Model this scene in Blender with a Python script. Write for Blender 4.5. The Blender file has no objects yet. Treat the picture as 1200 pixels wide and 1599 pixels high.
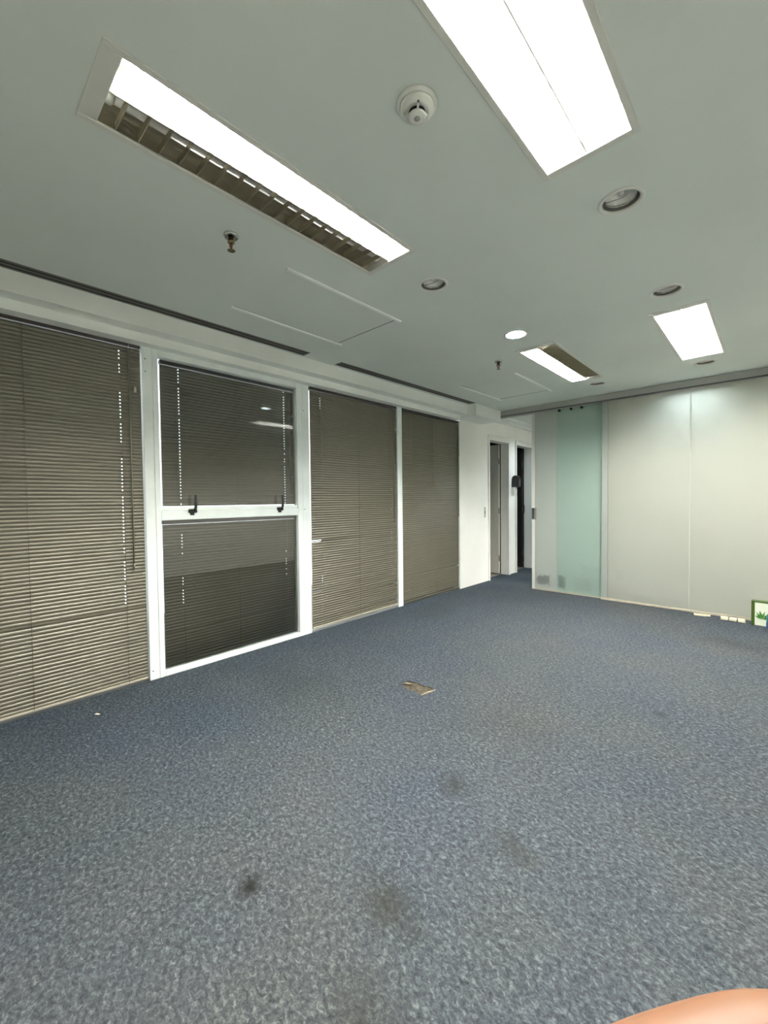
import bpy, math, random
from mathutils import Vector, Matrix
random.seed(7)
PI = math.pi
SC = bpy.context.scene
COL = SC.collection

# ------------------------------------------------------------------ camera
CAM_H = 1.17
CR = Vector((0.73074634, 0.68256064, -0.01098878))     # camera right
CU = Vector((-0.01125115, 0.02813737, 0.99954074))     # camera up
CF = Vector((-0.68255637, 0.73028711, -0.02824087))    # camera forward
cd = bpy.data.cameras.new('camera')
cam = bpy.data.objects.new('camera', cd); COL.objects.link(cam)
m = Matrix((CR, CU, -CF)).transposed().to_4x4(); m.translation = Vector((0, 0, CAM_H))
cam.matrix_world = m
cd.sensor_fit = 'HORIZONTAL'; cd.sensor_width = 36.0
cd.lens = 650.978 / 1200 * 36.0
cd.clip_start = 0.01; cd.clip_end = 200
SC.camera = cam

# ------------------------------------------------------------------ world: bright overcast daylight outside the blinds
W = bpy.data.worlds.new('overcast_sky'); SC.world = W; W.use_nodes = True
bg = W.node_tree.nodes['Background']
bg.inputs[0].default_value = (0.93, 0.98, 1.0, 1); bg.inputs[1].default_value = 2.2

# ------------------------------------------------------------------ exposure and lamp strengths
SC.view_settings.view_transform = 'Standard'; SC.view_settings.look = 'None'
SC.view_settings.gamma = 1.0; SC.view_settings.use_curve_mapping = False
SC.view_settings.exposure = 0.0
SC.cycles.max_bounces = 10; SC.cycles.diffuse_bounces = 6; SC.cycles.glossy_bounces = 5
SC.cycles.transparent_max_bounces = 16; SC.cycles.sample_clamp_indirect = 20.0
TUBE_STRENGTH = 490.0
SPOT_STRENGTH = 1000.0

# ------------------------------------------------------------------ materials
def mat(name, col, rough=0.6, metal=0.0, spec=0.5, emit=None, estr=0.0, coat=0.0, sss=0.0):
    M = bpy.data.materials.new(name); M.use_nodes = True
    b = M.node_tree.nodes['Principled BSDF']
    b.inputs['Base Color'].default_value = (*col, 1); b.inputs['Roughness'].default_value = rough
    b.inputs['Metallic'].default_value = metal; b.inputs['Specular IOR Level'].default_value = spec
    b.inputs['Coat Weight'].default_value = coat
    if emit:
        b.inputs['Emission Color'].default_value = (*emit, 1); b.inputs['Emission Strength'].default_value = estr
    if sss:
        b.inputs['Subsurface Weight'].default_value = sss; b.inputs['Subsurface Radius'].default_value = (0.012, 0.005, 0.003)
        b.inputs['Subsurface Scale'].default_value = 0.6
    return M
def N(M, t, **kw):
    n = M.node_tree.nodes.new(t)
    for k, v in kw.items(): setattr(n, k, v)
    return n
def lk(M, a, b): M.node_tree.links.new(a, b)
def noise(M, scale, detail=3, rough=0.5, vec=None, dist=0.0):
    n = N(M, 'ShaderNodeTexNoise'); n.inputs['Scale'].default_value = scale
    n.inputs['Detail'].default_value = detail; n.inputs['Roughness'].default_value = rough
    n.inputs['Distortion'].default_value = dist
    if vec is not None: lk(M, vec, n.inputs['Vector'])
    return n
def ramp(M, src, stops):
    r = N(M, 'ShaderNodeValToRGB'); e = r.color_ramp.elements
    while len(e) < len(stops): e.new(0.5)
    for i, (p, c) in enumerate(stops):
        e[i].position = p; e[i].color = (*c, 1) if len(c) == 3 else c
    lk(M, src, r.inputs['Fac']); return r
def mixc(M, fac, a, b, mode='MIX'):
    x = N(M, 'ShaderNodeMix', data_type='RGBA', blend_type=mode)
    for s, v in ((0, fac), (6, a), (7, b)):
        if hasattr(v, 'default_value') or hasattr(v, 'is_linked'): lk(M, v, x.inputs[s])
        elif s == 0: x.inputs[0].default_value = v
        else: x.inputs[s].default_value = (*v, 1)
    return x.outputs[2]
def wpos(M): return N(M, 'ShaderNodeNewGeometry').outputs['Position']
def bump(M, h, strength=0.2, dist=0.005):
    b = N(M, 'ShaderNodeBump'); b.inputs['Strength'].default_value = strength; b.inputs['Distance'].default_value = dist
    lk(M, h, b.inputs['Height']); lk(M, b.outputs[0], M.node_tree.nodes['Principled BSDF'].inputs['Normal'])
def painted(name, col, rough=0.55, var=0.06, scale=3.0, bumpy=0.04, spec=0.4):
    M = mat(name, col, rough, spec=spec); p = wpos(M)
    n = noise(M, scale, 4, 0.55, p)
    r = ramp(M, n.outputs['Fac'], [(0.3, tuple(c*(1-var) for c in col)), (0.7, tuple(min(1, c*(1+var*0.6)) for c in col))])
    lk(M, r.outputs[0], M.node_tree.nodes['Principled BSDF'].inputs['Base Color'])
    n2 = noise(M, 220, 2, 0.5, p); bump(M, n2.outputs['Fac'], bumpy, 0.002)
    return M

def carpet_mat():
    M = mat('carpet', (0.2, 0.22, 0.25), 0.97, spec=0.08); p = wpos(M)
    b = M.node_tree.nodes['Principled BSDF']
    mp = N(M, 'ShaderNodeMapping'); lk(M, p, mp.inputs['Vector']); mp.inputs['Scale'].default_value = (1.0, 1.35, 1.0)
    mp.inputs['Rotation'].default_value = (0, 0, 0.5)
    n1 = noise(M, 62, 5, 0.70, mp.outputs[0], 0.6)
    n2 = noise(M, 190, 2, 0.6, p)
    base = ramp(M, n1.outputs['Fac'], [(0.33, CARPET[0]), (0.46, CARPET[1]), (0.55, CARPET[2]), (0.66, CARPET[3])])
    fine = ramp(M, n2.outputs['Fac'], [(0.3, (0.72, 0.72, 0.74)), (0.7, (1.22, 1.22, 1.2))])
    c = mixc(M, 1.0, base.outputs[0], fine.outputs[0], 'MULTIPLY')
    # middle greyer and lighter, strip along the windows bluer and darker
    n3 = noise(M, 1.7, 4, 0.6, p)
    sx = N(M, 'ShaderNodeSeparateXYZ'); lk(M, p, sx.inputs[0])
    mr = N(M, 'ShaderNodeMapRange'); lk(M, sx.outputs[0], mr.inputs[0])
    mr.inputs[1].default_value = -2.9; mr.inputs[2].default_value = -1.3; mr.inputs[3].default_value = -0.55; mr.inputs[4].default_value = 0.15
    ad = N(M, 'ShaderNodeMath', operation='ADD', use_clamp=True); lk(M, mr.outputs[0], ad.inputs[0]); 
    sc_ = N(M, 'ShaderNodeMath', operation='MULTIPLY'); lk(M, n3.outputs['Fac'], sc_.inputs[0]); sc_.inputs[1].default_value = 1.1
    lk(M, sc_.outputs[0], ad.inputs[1])
    hs = N(M, 'ShaderNodeHueSaturation'); hs.inputs['Saturation'].default_value = 0.42; hs.inputs['Value'].default_value = 1.16
    lk(M, c, hs.inputs['Color'])
    c = mixc(M, ad.outputs[0], c, hs.outputs[0])
    n4 = noise(M, 1.15, 3, 0.55, p)
    tone = ramp(M, n4.outputs['Fac'], [(0.36, (0.87, 0.92, 0.985)), (0.62, (0.99, 0.99, 0.935))])
    c = mixc(M, 1.0, c, tone.outputs[0], 'MULTIPLY')
    # stains with a shape of their own
    for (x, y, rx, ry, s, tint) in STAINS:
        v = N(M, 'ShaderNodeVectorMath', operation='SUBTRACT'); lk(M, p, v.inputs[0]); v.inputs[1].default_value = (x, y, 0)
        v2 = N(M, 'ShaderNodeVectorMath', operation='MULTIPLY'); lk(M, v.outputs[0], v2.inputs[0]); v2.inputs[1].default_value = (1/rx, 1/ry, 0)
        nn = noise(M, 3.0/rx*0.6, 4, 0.65, p)
        ln = N(M, 'ShaderNodeVectorMath', operation='LENGTH'); lk(M, v2.outputs[0], ln.inputs[0])
        a = N(M, 'ShaderNodeMath', operation='MULTIPLY_ADD'); lk(M, nn.outputs['Fac'], a.inputs[0]); a.inputs[1].default_value = 1.6; lk(M, ln.outputs['Value'], a.inputs[2])
        r = ramp(M, a.outputs[0], [(0.55, (s, s, s)), (0.999, (0, 0, 0))])
        mrr = N(M, 'ShaderNodeMapRange'); lk(M, a.outputs[0], mrr.inputs[0])
        mrr.inputs[1].default_value = 0.9; mrr.inputs[2].default_value = 1.7; mrr.inputs[3].default_value = s; mrr.inputs[4].default_value = 0
        c = mixc(M, mrr.outputs[0], c, tint)
    lk(M, c, b.inputs['Base Color'])
    bump(M, n1.outputs['Fac'], 0.6, 0.006)
    return M
CARPET = [(0.0155, 0.0204, 0.0281), (0.0329, 0.0420, 0.0544), (0.0521, 0.0648, 0.0762), (0.1116, 0.1309, 0.1338)]
STAINS = [(-1.154, 0.616, 0.07, 0.055, 0.95, (0.0130, 0.0130, 0.0119)), (-0.80, 0.86, 0.16, 0.12, 0.65, (0.0218, 0.0216, 0.0169)),
          (-0.945, 1.416, 0.10, 0.11, 0.65, (0.0208, 0.0216, 0.0209)), (-0.62, 1.28, 0.13, 0.09, 0.52, (0.0253, 0.0264, 0.0209)),
          (-1.0, 1.95, 0.4, 0.3, 0.26, (0.0296, 0.0339, 0.0340)), (-0.62, 0.62, 0.2, 0.16, 0.52, (0.0266, 0.0264, 0.0227)),
          (-0.43, 2.62, 0.05, 0.05, 0.65, (0.0208, 0.0216, 0.0209)), (-0.2, 4.3, 0.5, 0.25, 0.39, (0.0266, 0.0308, 0.0284)),
          (-2.3, 1.55, 0.5, 0.35, 0.325, (0.0237, 0.0277, 0.0284)), (-2.6, 3.6, 0.35, 0.7, 0.325, (0.0266, 0.0308, 0.0284))]

def glass_mat(name, tint=(0.95, 0.985, 0.97), rough=0.0):
    M = bpy.data.materials.new(name); M.use_nodes = True; nt = M.node_tree
    nt.nodes.remove(nt.nodes['Principled BSDF'])
    t = N(M, 'ShaderNodeBsdfTransparent'); t.inputs[0].default_value = (*tint, 1)
    g = N(M, 'ShaderNodeBsdfGlossy'); g.inputs['Roughness'].default_value = rough
    f = N(M, 'ShaderNodeFresnel'); f.inputs['IOR'].default_value = 1.5
    x = N(M, 'ShaderNodeMixShader'); lk(M, f.outputs[0], x.inputs[0]); lk(M, t.outputs[0], x.inputs[1]); lk(M, g.outputs[0], x.inputs[2])
    lk(M, x.outputs[0], nt.nodes['Material Output'].inputs['Surface']); return M
def frosted(name, dcol, tcol, tfac, rough=0.25, grime=None, gloss=0.6):
    """back-painted / frosted glass: diffuse and translucent body under a soft gloss"""
    M = bpy.data.materials.new(name); M.use_nodes = True; nt = M.node_tree
    nt.nodes.remove(nt.nodes['Principled BSDF']); p = wpos(M)
    d = N(M, 'ShaderNodeBsdfDiffuse'); t = N(M, 'ShaderNodeBsdfTranslucent'); t.inputs[0].default_value = (*tcol, 1)
    n = noise(M, 1.8, 4, 0.6, p)
    r = ramp(M, n.outputs['Fac'], [(0.3, tuple(c*0.93 for c in dcol)), (0.7, dcol)])
    c = r.outputs[0]
    if grime:
        sz = N(M, 'ShaderNodeSeparateXYZ'); lk(M, p, sz.inputs[0])
        for (x, z, rx, rz, s) in grime:
            v = N(M, 'ShaderNodeVectorMath', operation='SUBTRACT'); lk(M, p, v.inputs[0]); v.inputs[1].default_value = (x, 0, z)
            v2 = N(M, 'ShaderNodeVectorMath', operation='MULTIPLY'); lk(M, v.outputs[0], v2.inputs[0]); v2.inputs[1].default_value = (1/rx, 0, 1/rz)
            v3 = N(M, 'ShaderNodeVectorMath', operation='ABSOLUTE'); lk(M, v2.outputs[0], v3.inputs[0])
            s3 = N(M, 'ShaderNodeSeparateXYZ'); lk(M, v3.outputs[0], s3.inputs[0])
            mx = N(M, 'ShaderNodeMath', operation='MAXIMUM'); lk(M, s3.outputs[0], mx.inputs[0]); lk(M, s3.outputs[2], mx.inputs[1])
            nn = noise(M, 26, 3, 0.6, p)
            a = N(M, 'ShaderNodeMath', operation='MULTIPLY_ADD'); lk(M, nn.outputs['Fac'], a.inputs[0]); a.inputs[1].default_value = 1.4; lk(M, mx.outputs[0], a.inputs[2])
            q = N(M, 'ShaderNodeMapRange'); lk(M, a.outputs[0], q.inputs[0])
            q.inputs[1].default_value = 1.45; q.inputs[2].default_value = 1.7; q.inputs[3].default_value = s; q.inputs[4].default_value = 0
            c = mixc(M, q.outputs[0], c, (0.13, 0.15, 0.14))
    lk(M, c, d.inputs[0])
    x = N(M, 'ShaderNodeMixShader'); x.inputs[0].default_value = tfac; lk(M, d.outputs[0], x.inputs[1]); lk(M, t.outputs[0], x.inputs[2])
    g = N(M, 'ShaderNodeBsdfGlossy'); g.inputs['Roughness'].default_value = rough
    f = N(M, 'ShaderNodeFresnel'); f.inputs['IOR'].default_value = 1.45
    fm = N(M, 'ShaderNodeMath', operation='MULTIPLY'); lk(M, f.outputs[0], fm.inputs[0]); fm.inputs[1].default_value = gloss
    y = N(M, 'ShaderNodeMixShader'); lk(M, fm.outputs[0], y.inputs[0]); lk(M, x.outputs[0], y.inputs[1]); lk(M, g.outputs[0], y.inputs[2])
    lk(M, y.outputs[0], nt.nodes['Material Output'].inputs['Surface']); return M

CEIL = painted('ceiling_paint', (0.70, 0.755, 0.715), 0.65, 0.05, 1.2)
WALL = painted('wall_paint', (0.86, 0.86, 0.81), 0.6, 0.04, 2.0)
FRAME = painted('white_frame_coating', (0.80, 0.86, 0.83), 0.32, 0.07, 6.0, 0.01, 0.5)
BEAM = painted('beam_paint', (0.86, 0.89, 0.85), 0.6, 0.05, 2.5)
TRIMW = painted('door_paint', (0.80, 0.80, 0.75), 0.45, 0.04, 4.0)
LEAFG = painted('door_leaf_paint', (0.62, 0.61, 0.55), 0.5, 0.05, 3.0)
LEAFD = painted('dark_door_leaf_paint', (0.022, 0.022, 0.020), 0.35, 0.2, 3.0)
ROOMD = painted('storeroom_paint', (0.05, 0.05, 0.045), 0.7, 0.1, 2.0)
ROOMG = painted('back_room_paint', (0.55, 0.55, 0.50), 0.7, 0.05, 2.0)
TILE = painted('brown_vinyl', (0.19, 0.165, 0.135), 0.5, 0.15, 8.0)
CARP = carpet_mat()
SLAT = painted('slat_enamel', (0.128, 0.120, 0.088), 0.34, 0.06, 3.0, 0.0, 0.5)
SLAT.node_tree.nodes['Principled BSDF'].inputs['Metallic'].default_value = 0.18
SLATB = mat('slat_rail', (0.42, 0.38, 0.30), 0.35)
HEADR = mat('headrail_bronze', (0.035, 0.028, 0.024), 0.4)
HEADL = mat('headrail_taupe', (0.11, 0.105, 0.085), 0.4)
CORD = mat('ladder_cord', (0.13, 0.115, 0.085), 0.8)
CORDL = mat('ladder_cord_pale', (0.30, 0.27, 0.19), 0.8)
WAND = mat('wand_plastic', (0.20, 0.19, 0.145), 0.25, coat=0.3)
KNOB = mat('knob_plastic', (0.5, 0.47, 0.38), 0.35)
BLACK = mat('black_plastic', (0.008, 0.008, 0.009), 0.35)
BLACKM = mat('black_void', (0.006, 0.006, 0.006), 0.9)
ALU = mat('satin_aluminium', (0.42, 0.43, 0.42), 0.38, 0.75)
ALUD = mat('dark_aluminium', (0.10, 0.105, 0.10), 0.45, 0.4)
ALUT = mat('track_aluminium', (0.40, 0.41, 0.39), 0.5, 0.2)
SLOTM = mat('slot_anodised', (0.16, 0.15, 0.135), 0.5, 0.2)
SLOTD = mat('slot_dark', (0.012, 0.011, 0.010), 0.7)
CHROME = mat('chrome', (0.62, 0.62, 0.60), 0.14, 1.0)
BRASS = mat('aged_brass', (0.20, 0.165, 0.09), 0.35, 0.9)
PLAST = painted('ivory_plastic', (0.72, 0.73, 0.68), 0.4, 0.02, 5.0, 0.0)
TROFF = mat('troffer_enamel', (0.66, 0.67, 0.62), 0.4)
TROFW = mat('troffer_white', (0.85, 0.86, 0.84), 0.45)
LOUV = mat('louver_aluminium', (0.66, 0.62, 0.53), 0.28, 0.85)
UNLITL = mat('louver_unlit_tint', (0.40, 0.37, 0.28), 0.30, 0.8)  # darker louver copy, the unlit look put into its colour
TUBE = mat('lit_tube', (1, 1, 1), 0.4, emit=(1.0, 0.965, 0.90), estr=TUBE_STRENGTH)
TUBEOFF = mat('unlit_tube', (0.72, 0.72, 0.69), 0.25)
SPOTON = mat('lit_spot', (1, 1, 1), 0.4, emit=(0.80, 0.90, 1.0), estr=SPOT_STRENGTH)
CANM = mat('can_grey', (0.20, 0.20, 0.18), 0.35, 0.2)
LENS = mat('lamp_reflector', (0.60, 0.61, 0.58), 0.35, 0.3)
CLEAR = glass_mat('clear_glass', (0.985, 0.995, 0.99))
PANEL = frosted('milk_glass', (0.54, 0.55, 0.495), (0.84, 0.86, 0.80), 0.50, 0.22,
                grime=[(-1.26, 0.30, 0.05, 0.06, 0.12), (-0.9, 0.06, 0.25, 0.05, 0.12)])
DOORG = frosted('frosted_green_glass', (0.50, 0.61, 0.555), (0.60, 0.74, 0.67), 0.5, 0.2,
                grime=[(-2.13, 0.13, 0.09, 0.07, 0.75), (-1.90, 0.13, 0.055, 0.085, 0.6), (-1.66, 0.12, 0.10, 0.09, 0.18), (-1.55, 0.22, 0.14, 0.16, 0.12)])
PALEG = frosted('pale_frosted_glass', (0.62, 0.66, 0.62), (0.72, 0.76, 0.72), 0.5, 0.25,  # paler glass tint, also used for the painted see-through on the door
               grime=[(-2.13, 0.13, 0.09, 0.07, 0.75)])
CHANNEL = painted('beige_channel', (0.55, 0.50, 0.39), 0.5, 0.15, 12)
CREAM = painted('cream_wood', (0.86, 0.80, 0.58), 0.6, 0.05, 20)
SCREED = painted('tan_screed', (0.075, 0.062, 0.040), 0.9, 0.5, 45, 0.5)
FLAP = painted('pale_backing', (0.30, 0.27, 0.19), 0.85, 0.3, 60)
GREENB = mat('green_card', (0.055, 0.105, 0.010), 0.45)
WHITEB = mat('white_card', (0.82, 0.86, 0.70), 0.45)
LEAFB = mat('printed_leaf', (0.06, 0.22, 0.03), 0.5)
TEALB = mat('teal_bag', (0.05, 0.20, 0.25), 0.35)
BLUEB = mat('blue_bag', (0.02, 0.10, 0.30), 0.35)
SKIN = mat('skin', (0.195, 0.098, 0.053), 0.5, spec=0.35, sss=0.25)
NAIL = mat('nail', (0.85, 0.55, 0.42), 0.25)
REDP = mat('red_glass', (0.6, 0.03, 0.02), 0.2)

# ------------------------------------------------------------------ mesh helpers
class MB:
    def __init__(s): s.v = []; s.f = []; s.sm = []
    def add(s, vs, fs, smooth=False):
        o = len(s.v); s.v += [tuple(v) for v in vs]; s.f += [tuple(i + o for i in f) for f in fs]; s.sm += [smooth] * len(fs); return s
    def box(s, x0, x1, y0, y1, z0, z1, c=0.0):
        """box with chamfered edges when c > 0"""
        if x0 > x1: x0, x1 = x1, x0
        if y0 > y1: y0, y1 = y1, y0
        if z0 > z1: z0, z1 = z1, z0
        if c <= 0:
            vs = [(x, y, z) for z in (z0, z1) for y in (y0, y1) for x in (x0, x1)]
            return s.add(vs, [(0, 2, 3, 1), (4, 5, 7, 6), (0, 1, 5, 4), (2, 6, 7, 3), (0, 4, 6, 2), (1, 3, 7, 5)])
        vs = []; idx = {}
        L = (x0, y0, z0); H = (x1, y1, z1)
        for sx in (0, 1):
            for sy in (0, 1):
                for sz in (0, 1):
                    cn = [(L, H)[k][i] for i, k in enumerate((sx, sy, sz))]
                    sg = [1 if k == 0 else -1 for k in (sx, sy, sz)]
                    for a in range(3):
                        q = list(cn)
                        for b in range(3):
                            if b != a: q[b] += sg[b] * c
                        idx[(sx, sy, sz, a)] = len(vs); vs.append(q)
        fs = []
        I = lambda *k: idx[k]
        for k in (0, 1):
            fs.append((I(k,0,0,0), I(k,1,0,0), I(k,1,1,0), I(k,0,1,0)) if k else (I(k,0,0,0), I(k,0,1,0), I(k,1,1,0), I(k,1,0,0)))
            fs.append((I(0,k,0,1), I(0,k,1,1), I(1,k,1,1), I(1,k,0,1)) if k else (I(0,k,0,1), I(1,k,0,1), I(1,k,1,1), I(0,k,1,1)))
            fs.append((I(0,0,k,2), I(1,0,k,2), I(1,1,k,2), I(0,1,k,2)) if k else (I(0,0,k,2), I(0,1,k,2), I(1,1,k,2), I(1,0,k,2)))
        for p in (0, 1):
            for q in (0, 1):
                fs.append((I(p,q,0,0), I(p,q,1,0), I(p,q,1,1), I(p,q,0,1)))
                fs.append((I(p,0,q,0), I(p,1,q,0), I(p,1,q,2), I(p,0,q,2)))
                fs.append((I(0,p,q,1), I(1,p,q,1), I(1,p,q,2), I(0,p,q,2)))
        for sx in (0, 1):
            for sy in (0, 1):
                for sz in (0, 1): fs.append((I(sx,sy,sz,0), I(sx,sy,sz,1), I(sx,sy,sz,2)))
        return s.add(vs, fs)
    def quad(s, a, b, c, d): return s.add([a, b, c, d], [(0, 1, 2, 3)])
    def lathe(s, prof, cx=0, cy=0, n=32, z0=0.0, smooth=True, cap=True):
        """prof: list of (radius, z) from start to end"""
        vs = []; fs = []
        for (r, z) in prof:
            for i in range(n):
                a = 2*PI*i/n; vs.append((cx + r*math.cos(a), cy + r*math.sin(a), z0 + z))
        for j in range(len(prof)-1):
            for i in range(n):
                k = (i+1) % n; fs.append((j*n+i, j*n+k, (j+1)*n+k, (j+1)*n+i))
        if cap:
            if prof[0][0] > 1e-5: fs.append(tuple(reversed(range(n))))
            if prof[-1][0] > 1e-5: fs.append(tuple(range((len(prof)-1)*n, len(prof)*n)))
        return s.add(vs, fs, smooth)
    def tube(s, pts, r, n=10, smooth=True):
        pts = [Vector(p) for p in pts]; vs = []; fs = []; up = Vector((0.13, 0.31, 0.94))
        for j, p in enumerate(pts):
            d = (pts[min(j+1, len(pts)-1)] - pts[max(j-1, 0)]).normalized()
            u = d.cross(up)
            if u.length < 1e-3: u = d.cross(Vector((1, 0, 0)))
            u.normalize(); w = d.cross(u); rr = r[j] if isinstance(r, (list, tuple)) else r
            for i in range(n):
                a = 2*PI*i/n; vs.append(p + u*rr*math.cos(a) + w*rr*math.sin(a))
        for j in range(len(pts)-1):
            for i in range(n):
                k = (i+1) % n; fs.append((j*n+i, j*n+k, (j+1)*n+k, (j+1)*n+i))
        fs.append(tuple(range(n))); fs.append(tuple(range((len(pts)-1)*n, len(pts)*n)))
        return s.add(vs, fs, smooth)
    def prism(s, prof, axis, a, b):
        """extrude a closed 2-D profile between a and b along axis 'x','y','z'"""
        n = len(prof)
        P = {'x': lambda t, q: (t, q[0], q[1]), 'y': lambda t, q: (q[0], t, q[1]), 'z': lambda t, q: (q[0], q[1], t)}[axis]
        vs = [P(a, q) for q in prof] + [P(b, q) for q in prof]
        fs = [(i, (i+1) % n, n+(i+1) % n, n+i) for i in range(n)] + [tuple(reversed(range(n))), tuple(range(n, 2*n))]
        return s.add(vs, fs)
    def mesh(s, name, material):
        me = bpy.data.meshes.new(name); me.from_pydata(s.v, [], s.f)
        me.polygons.foreach_set('use_smooth', s.sm)
        mats = material if isinstance(material, (list, tuple)) else [material]
        for q in mats: me.materials.append(q)
        me.update()
        import bmesh
        b = bmesh.new(); b.from_mesh(me); bmesh.ops.recalc_face_normals(b, faces=b.faces); b.to_mesh(me); b.free()
        return me
    def build(s, name, material, parent=None, loc=None):
        return link(name, s.mesh(name, material), parent, loc)
def link(name, me, parent=None, loc=None):
    o = bpy.data.objects.new(name, me); COL.objects.link(o)
    if parent is not None: o.parent = parent
    if loc is not None: o.location = loc
    return o
def tag(o, label=None, cat=None, group=None, kind=None):
    for k, v in (('label', label), ('category', cat), ('group', group), ('kind', kind)):
        if v: o[k] = v
    return o
def thing(name, label, cat, loc=(0, 0, 0), rz=0.0, group=None):
    o = bpy.data.objects.new(name, None); COL.objects.link(o); o.empty_display_size = 0.05
    o.location = loc; o.rotation_euler = (0, 0, rz); return tag(o, label, cat, group)
def structure(name, mb, material, label=None):
    return tag(mb.build(name, material), label, kind='structure')
def sroot(name, label=None, loc=(0, 0, 0)):
    o = bpy.data.objects.new(name, None); COL.objects.link(o); o.location = loc; return tag(o, label, kind='structure')
def copy_tree(o, parent=None):
    c = o.copy(); COL.objects.link(c)
    if parent is not None: c.parent = parent
    for ch in list(o.children): copy_tree(ch, c)
    return c

# ------------------------------------------------------------------ room dimensions (metres, camera stands over the origin)
ZC = 2.339; XL = -2.977; YP = 5.199
XR = 0.90; YB = -0.55; YF = 8.2

# ------------------------------------------------------------------ large structure
BACKT = (0.30, 6.20)
TROFFERS = [(-1.392, 0.940), (-0.475, 0.935), (-1.357, 3.790), (-0.444, 3.770)]
TW, TL = 0.292, 1.236
DOWNL = [(-0.453, 1.873), (-1.368, 1.877), (-1.353, 2.842), (-0.455, 2.856), (-0.447, 4.603), (-1.333, 4.644)]
BACKL = [(-0.60, 5.46), (-2.15, 6.25)]
SLOTS = [(-2.735, -0.45, 2.036, -0.010), (-2.708, 2.36, 4.48, -0.012)]
HATCH = [(-2.085, 1.655, 0.585, 0.82), (-2.065, 4.125, 0.60, 0.83)]
RH = 0.070

def ceiling():
    mb = MB()
    rects = [(x-TW/2, x+TW/2, y-TL/2, y+TL/2, 0) for x, y in TROFFERS + [BACKT]]
    rects += [(x-0.1, x+0.1, y-0.1, y+0.1, 1) for x, y in DOWNL + BACKL]
    rects += [(x-w/2, x+w/2, y-l/2, y+l/2, 0) for x, y, w, l in HATCH]
    xs = sorted({-3.1, XR+0.05} | {r[0] for r in rects} | {r[1] for r in rects})
    ys = sorted({YB-0.05, YF+0.05} | {r[2] for r in rects} | {r[3] for r in rects})
    for i in range(len(xs)-1):
        for j in range(len(ys)-1):
            cx = (xs[i]+xs[i+1])/2; cy = (ys[j]+ys[j+1])/2
            hit = [r for r in rects if r[0] < cx < r[1] and r[2] < cy < r[3]]
            if not hit: mb.quad((xs[i], ys[j], ZC), (xs[i], ys[j+1], ZC), (xs[i+1], ys[j+1], ZC), (xs[i+1], ys[j], ZC))
    for r in rects:
        if not r[4]: continue
        cx = (r[0]+r[1])/2; cy = (r[2]+r[3])/2; n = 40; vs = []; fs = []
        for k in range(n):
            a = 2*PI*k/n + PI/4; c, s_ = math.cos(a), math.sin(a); q = 0.1/max(abs(c), abs(s_))
            vs += [(cx+RH*c, cy+RH*s_, ZC), (cx+q*c, cy+q*s_, ZC)]
        for k in range(n):
            l = (k+1) % n; fs.append((2*k, 2*k+1, 2*l+1, 2*l))
        mb.add(vs, fs)
    me = mb.mesh('ceiling', CEIL)
    me.flip_normals() if me.polygons[0].normal.z > 0 else None
    return tag(link('ceiling', me), 'grey white painted plasterboard ceiling', kind='structure')
ceiling()
x0, x1, y0, y1, z0, z1 = -3.10, XR+0.05, YB-0.05, YF+0.05, ZC+0.0005, ZC+0.30
mb = MB().quad((x0, y0, z1), (x1, y0, z1), (x1, y1, z1), (x0, y1, z1))
for a, b in (((x0, y0), (x1, y0)), ((x1, y0), (x1, y1)), ((x1, y1), (x0, y1)), ((x0, y1), (x0, y0))): mb.quad((*a, z0), (*b, z0), (*b, z1), (*a, z1))
structure('ceiling_sky_block', mb, BLACKM, 'unseen black shell added above the ceiling to block the sky')  # unseen shell, added to keep sky light out of the ceiling gaps

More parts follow.
